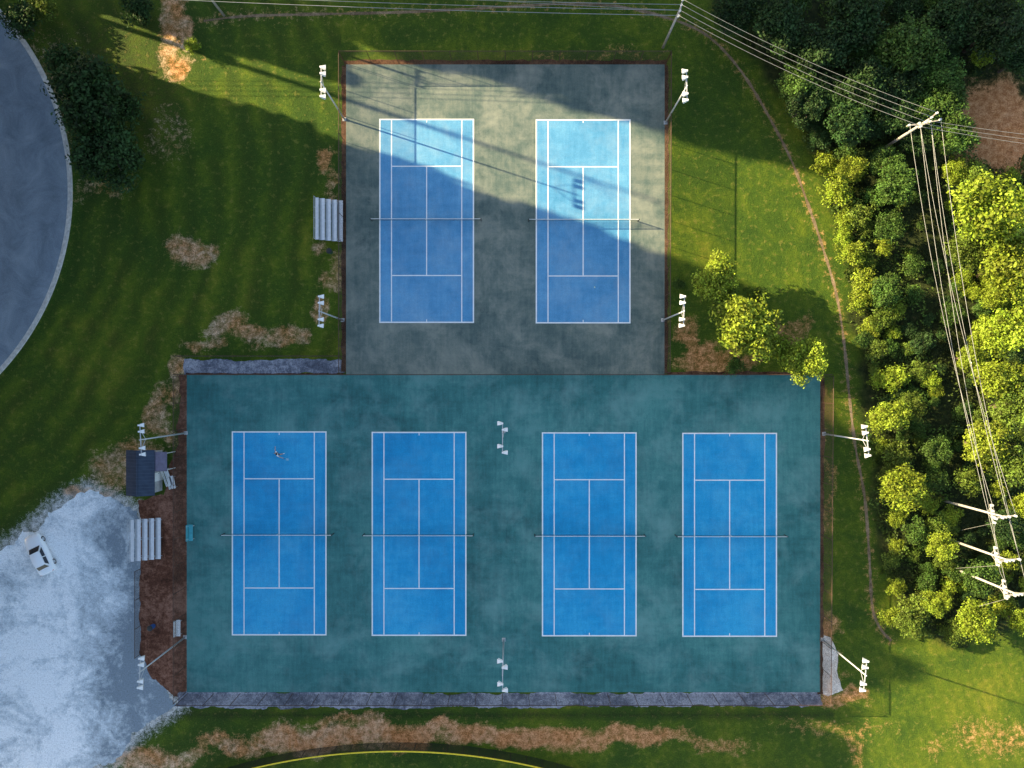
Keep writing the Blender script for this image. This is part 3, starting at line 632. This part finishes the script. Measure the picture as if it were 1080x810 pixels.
EXP=[('bush',868,172,14,YL),('bush',884,203,20,YL),('bush',905,226,17,OL),('bush',900,268,17,YL),('bush',913,303,19,YL),('bush',930,335,16,OL),('bush',944,398,17,YL),('tree',938,440,20,YL),('bush',948,478,18,OL),('tree',952,515,24,YL),('bush',966,560,16,MD),('bush',940,652,14,YL),('bush',965,640,20,OL),('tree',1030,655,22,YL),('bush',1005,668,15,OL),('bush',1058,640,15,YL),
('tree',1050,222,44,YL),('tree',1070,282,36,YL),('tree',1022,262,22,OL),('tree',1066,350,32,YL),('tree',1052,398,26,YL),('tree',1075,430,28,OL),('tree',1038,470,26,YL),('tree',1072,492,26,OL),('bush',1020,508,16,OL),('bush',1003,330,14,MD),
('tree',776,14,24,DK),('tree',822,22,30,DK),('tree',866,52,30,DK),('tree',905,18,32,DK),('tree',958,45,34,MD),('tree',1005,20,30,DK),('tree',915,85,28,DK),('tree',990,78,24,MD),('tree',1052,28,34,DK),('tree',850,110,22,DK),('tree',1075,62,20,DK),('tree',895,130,24,DK),('tree',945,195,24,MD),('tree',1035,610,20,MD),
('bush',878,180,12,YL),('bush',892,232,13,YL),('bush',890,250,11,YL),('bush',915,275,12,OL),('bush',905,320,12,YL),('bush',918,345,12,YL),('bush',925,370,13,OL),('bush',928,400,12,YL),('bush',930,470,11,YL),('bush',936,500,12,OL),('bush',946,545,12,YL),('bush',940,590,12,OL),('bush',945,620,12,YL)]
for e in EXP: lst.append(e)
tries=0; pts_=[(e[1],e[2],e[3]) for e in EXP]
while len(lst)<205 and tries<14000:
    tries+=1; x=random.uniform(745,1090); y=random.uniform(-8,665)
    if not inpoly(np.array([x-6]),np.array([y]),WOOD)[0]: continue
    if ((x-1052)/44)**2+((y-128)/56)**2<1: continue
    up=y<170 and x<1020; corr=(abs(x-(972+ (y-150)*.14))<20) and y>150
    r=random.uniform(14,24) if up else (random.uniform(5,9) if corr else random.uniform(7,18))
    if corr and random.random()<.5: continue
    if any((x-a)**2+(y-b)**2<((r+q)*.55)**2 for a,b,q in pts_): continue
    col=random.choice([DK,DK,MD]) if up or corr else random.choice([DK,MD,MD,OL,OL])
    if not corr and not up and random.random()<(.5 if x>1000 else .30): col=YL
    pts_.append((x,y,r)); lst.append(('tree' if r>15 else 'bush',x,y,r,col))
cnt={}
for k,x,y,r,c_ in sorted(lst,key=lambda e:e[2]):
    cw={DK:'dark green',MD:'mid green',OL:'olive green',YL:'sunlit yellow-green'}[c_]
    zone_='in upper right wood' if y<170 else ('near right photo edge' if x>1020 else ('beside the wooded trail' if x<950+(y-400)*.03 else 'under the power lines'))
    key=(k,cw,zone_); cnt[key]=cnt.get(key,0)+1
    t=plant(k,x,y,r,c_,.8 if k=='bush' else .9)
    t['label']=f"{cw} {'tree' if k=='tree' else 'bush'} {zone_}, {ordn(cnt[key])} such from the top"
# undergrowth
n=95000; X=rng.uniform(20,62,n); Y=rng.uniform(-33,48,n); px=X*9+540; py=405-Y*9
k=inpoly(px+(fbm(X*.4,Y*.4)-.47)*40-2,py+(fbm(X*.4+20,Y*.4+5)-.47)*30,WOOD)&((((px-1052)/40)**2+((py-128)/52)**2)>(.7+.6*fbm(X*.5,Y*.5)))
dens=fbm(X*.35+3,Y*.35+8,3); k&=(dens>.35)|(rng.random(n)<.2)
cor=(np.abs(px-(972+(py-150)*.14))<22)&(py>150); k&=~(cor&(rng.random(n)<.5)&(dens<.55)); X,Y,dens,cor=X[k],Y[k],dens[k],cor[k]
hgt=np.clip((fbm(X*.55+9,Y*.55+4,3)-.3)*4.6,.08,2.2); Z=hgt*rng.uniform(.55,1.0,len(X)); N=rng.normal(size=(len(X),3))*.7+[0,0,1]
g2=np.stack([-(fbm((X+.2)*.55+9,Y*.55+4,3)-fbm((X-.2)*.55+9,Y*.55+4,3))*9,-(fbm(X*.55+9,(Y+.2)*.55+4,3)-fbm(X*.55+9,(Y-.2)*.55+4,3))*9,np.zeros(len(X))],1)
me=leaf_mesh('undergrowth',np.stack([X,Y,Z],1),N+g2,rng.uniform(.14,.32,len(X)),(fbm(X*.25+60,Y*.25+30,3)-.47)*1.6+.47+rng.normal(0,.13,len(X))-.28*cor)
o=bpy.data.objects.new('undergrowth',me); COL.objects.link(o); o.color=(.068,.112,.018,1); tag(o,'low tangled green undergrowth covering the floor of the wood','undergrowth',kind='stuff')
# ------------------------------------------------------------ tall tree line outside the picture (west and north), heights and gap shaped for its shade
def make_tall():
    t=thing('tall_tree','tall tree in the dense tree line outside the picture','tree',group='tall trees in the tree line outside the picture')
    g=np.random.default_rng(5); n=3000; z=g.uniform(.06,1,n)**.8; R=.15*np.clip(1.03-z,0,1)**.3*(.92+.12*np.sin(z*37)); a=g.uniform(0,2*PI,n); rr=R*g.uniform(.3,1,n)**.5
    C=np.stack([rr*np.cos(a),rr*np.sin(a),z],1)*40; N=np.stack([np.cos(a),np.sin(a),.3+0*a],1)+g.normal(size=(n,3))*.5
    me=leaf_mesh('crown',C,N,g.uniform(1.0,1.8,n),g.normal(.5,.18,n)); o=bpy.data.objects.new('crown',me); COL.objects.link(o); o.parent=t; o.color=(*DK,1)
    MB().tube([(0,0,-.1),(0,0,20),(0,0,38)],[.5,.35,.08],10).build('trunk',M_bark,t); return t
tall=make_tall(); firstt=True
AZ=math.radians(18); U=Vector((math.cos(AZ),-math.sin(AZ),0)); W=Vector((math.sin(AZ),math.cos(AZ),0))
def tallat(p,h):
    global firstt
    s=h/40; rz=random.uniform(0,6)
    if firstt: t=tall; firstt=False; t.location=p; t.rotation_euler=(0,0,rz)
    else: t=dup(tall,p,rz)
    w=.8 if h>22 else .4; t.scale=(w,w,s)
def zone(s0,s1,step,h,jit,rows=2):
    s=s0
    while s<=s1+.01:
        for row in range(rows):
            t0=-73-row*5-(3 if s>15 else 0); p=U*t0+W*(min(s+(row%2)*step/2,s1))
            if p.x>-68: p=p-U*((p.x+68)/U.x)
            p.z=0; tallat(p,h+random.uniform(-jit,jit))
        s+=step
zone(-62,5,3.7,42.5,2.2); zone(7.2,17.2,2.5,38,.5); zone(21,27.3,2.2,7,.5); zone(28.2,33.0,2.2,18,.8); zone(36.0,49,3.3,38,1.0)
for ss,h in ((25.6,33),):
    p=U*-84+W*ss; t=thing('bare_tree','slim bare trunk standing in the gap of the tree line outside the picture','tree',(p.x,p.y,0))  # unseen trunk added to streak the sun band with shadow
    MB().tube([(0,0,0),(0,.1,h*.5),(.1,0,h)],[.4,.28,.12],9).build('trunk',M_bark,t)
    m=MB()
    for k in range(6):
        a=random.uniform(0,6.28); z=h*random.uniform(.5,.9); m.tube([(0,0,z),(math.cos(a)*1.5,math.sin(a)*1.5,z+1.5)],[.10,.03],6)
    m.build('branches',M_bark,t)
for i in range(9):
    for row in range(2):
        ss=48+i*4.2; p=U*(-26-row*5)+W*(ss+row*2);  # unseen row placed to keep the upper right wood in shade
        if p.y<53: continue
        p.z=0; tallat(p,33+random.uniform(-2,2))
# ------------------------------------------------------------ power poles and wires
M_wood=simple('weathered_pole_wood',(.42,.38,.33),.85,.15,var=.3); M_por=simple('porcelain',(.65,.65,.63),.3); M_wire=simple('wire_metal',(.36,.36,.35),.45,.4,.3)
M_polew=simple('pale_pole',(.36,.35,.33),.7,.2,var=.25)
def upole(label,hpx,hpy,h,arms,rz,rad=.16,mat=None,big=1.0):
    mat=mat or M_wood
    b=P(hpx,hpy,h); b.z=0; t=thing('utility_pole',label,'utility pole',b,rz); ends=[]
    MB().tube([(0,0,-.1),(0,0,h)],[rad,rad*.65],12).build('pole',mat,t,True)
    for dz,L,ang in arms:
        d=Vector((math.cos(ang),math.sin(ang),0)); zz=h-dz
        MB().bar(d*(-L/2)+Vector((0,0,zz)),d*(L/2)+Vector((0,0,zz)),.10*big,.14).bar(d*(L*.3)+Vector((0,0,zz-.05)),(0,0,zz-.7),.04,.04).bar(d*(-L*.3)+Vector((0,0,zz-.05)),(0,0,zz-.7),.04,.04).build('crossarm',mat,t)
        for f in (-.46,-.16,.16,.46):
            p=d*(L*f); MB().tube([(p.x,p.y,zz+.07),(p.x,p.y,zz+.16),(p.x,p.y,zz+.22),(p.x,p.y,zz+.34)],[.05*big,.12*big,.06*big,.12*big],8).build('insulator',M_por,t)
            q=Matrix.Rotation(rz,3,'Z')@Vector((p.x,p.y,zz+.34))+b; ends.append(q)
    return t,ends
def wire(a,b,sag,label,group,r=.018,side=0):
    a=Vector(a);b=Vector(b); pts=[]
    for i in range(25):
        u=i/24; p=a.lerp(b,u); p.z-=sag*4*u*(1-u); pts.append(p)
    o=MB().tube([p-a for p in pts],r,5).build('power_line',M_wire,None,True); o.location=a; tag(o,label,'power line',group)
_,eT=upole('wooden utility pole beside the footpath above the upper courts',718,8,8.5,[(.3,1.9,0)],math.radians(75))
tH,eH=upole('wooden utility pole with crossed arms in the upper right wood',980,126,9.0,[(.3,2.4,0),(1.0,3.6,math.radians(-30))],math.radians(40),.18)
P3=[]
for lab,x,y in (('uppermost of the three poles at the lower right',1062,546),('middle one of the three poles at the lower right',1066,592),('lowest of the three poles at the lower right',1075,628)):
    P3.append(upole('pale utility pole, '+lab,x,y,10.5,[(.4,2.2,0),(2.2,2.0,PI/2)],math.radians(8),.15,M_polew,1.1)[1])
_,eL=upole('utility pole outside the top left of the picture',-150,-28,9,[(.3,1.9,0)],math.radians(85))
_,eR=upole('utility pole outside the right edge of the picture',1240,160,11,[(.3,2.2,0)],math.radians(95))
_,eN=upole('utility pole outside the picture above its top middle',200,-30,8.5,[(.3,1.9,0)],math.radians(85))
for i in range(4):
    wire(eT[i],eH[i],1.0,'thin power line from the footpath pole to the wood pole','power lines running to the upper right wood pole',.018)
    wire(eL[i],eT[i],1.0,'thin power line entering from the top left of the photo','power lines entering from the left along the top',.026)
for i in (1,3): wire(eN[i],eT[i],.8,'thin power line crossing the top middle of the photo','power lines crossing the top middle')
for i in range(3): wire(eH[4+i],eR[i],.7,'thin power line leaving the wood pole towards the right edge','power lines leaving to the right edge')
for j,e in enumerate(P3):
    for i in (0,1): wire(eH[(4,5,6)[j] if i==0 else (5,6,7)[j]],e[(0,3)[i]],1.4,'pale power line down the wood from the crossed pole to '+('the uppermost','the middle','the lowest')[j]+' of three poles','power lines down the right hand wood to pole '+('one','two','three')[j],.02)
for j in range(2): wire(P3[j][4],P3[j+1][7],.2,'short jumper wire between neighbouring poles at the lower right','jumper wires between the three poles')
for j,e in enumerate(P3[:3]): 
    g=P((1010,1000,1008)[j],(560,600,646)[j]); wire(e[4],g,0,'guy wire anchoring the '+('uppermost','middle','lowest')[j]+' of the three lower right poles',None,.018)
# ------------------------------------------------------------ camera, light, world
cam=bpy.data.cameras.new('camera'); co=bpy.data.objects.new('camera',cam); COL.objects.link(co); co.location=(0,0,H); co.rotation_euler=(0,0,0)
cam.sensor_width=36; cam.lens=24; cam.clip_end=12000; cam.clip_start=.5; sc.camera=co
EL=math.radians(19)
sd=bpy.data.lights.new('sun','SUN'); sd.energy=20; sd.angle=math.radians(.5); sd.color=(1,.80,.44)
so=bpy.data.objects.new('sun',sd); COL.objects.link(so); so.rotation_euler=Vector((U.x*math.cos(EL),U.y*math.cos(EL),-math.sin(EL))).to_track_quat('-Z','Y').to_euler()
w=bpy.data.worlds.new('World'); sc.world=w; w.use_nodes=True; nt=w.node_tree; bg=nt.nodes['Background']
sk=nt.nodes.new('ShaderNodeTexSky'); sk.sky_type='NISHITA'; sk.sun_disc=False; sk.sun_elevation=EL; sk.sun_rotation=math.radians(-72); sk.altitude=200; sk.ozone_density=.6; sk.dust_density=2.0
nt.links.new(sk.outputs[0],bg.inputs[0]); bg.inputs[1].default_value=.34
sc.view_settings.view_transform='Standard'; sc.view_settings.look='None'; sc.view_settings.exposure=0
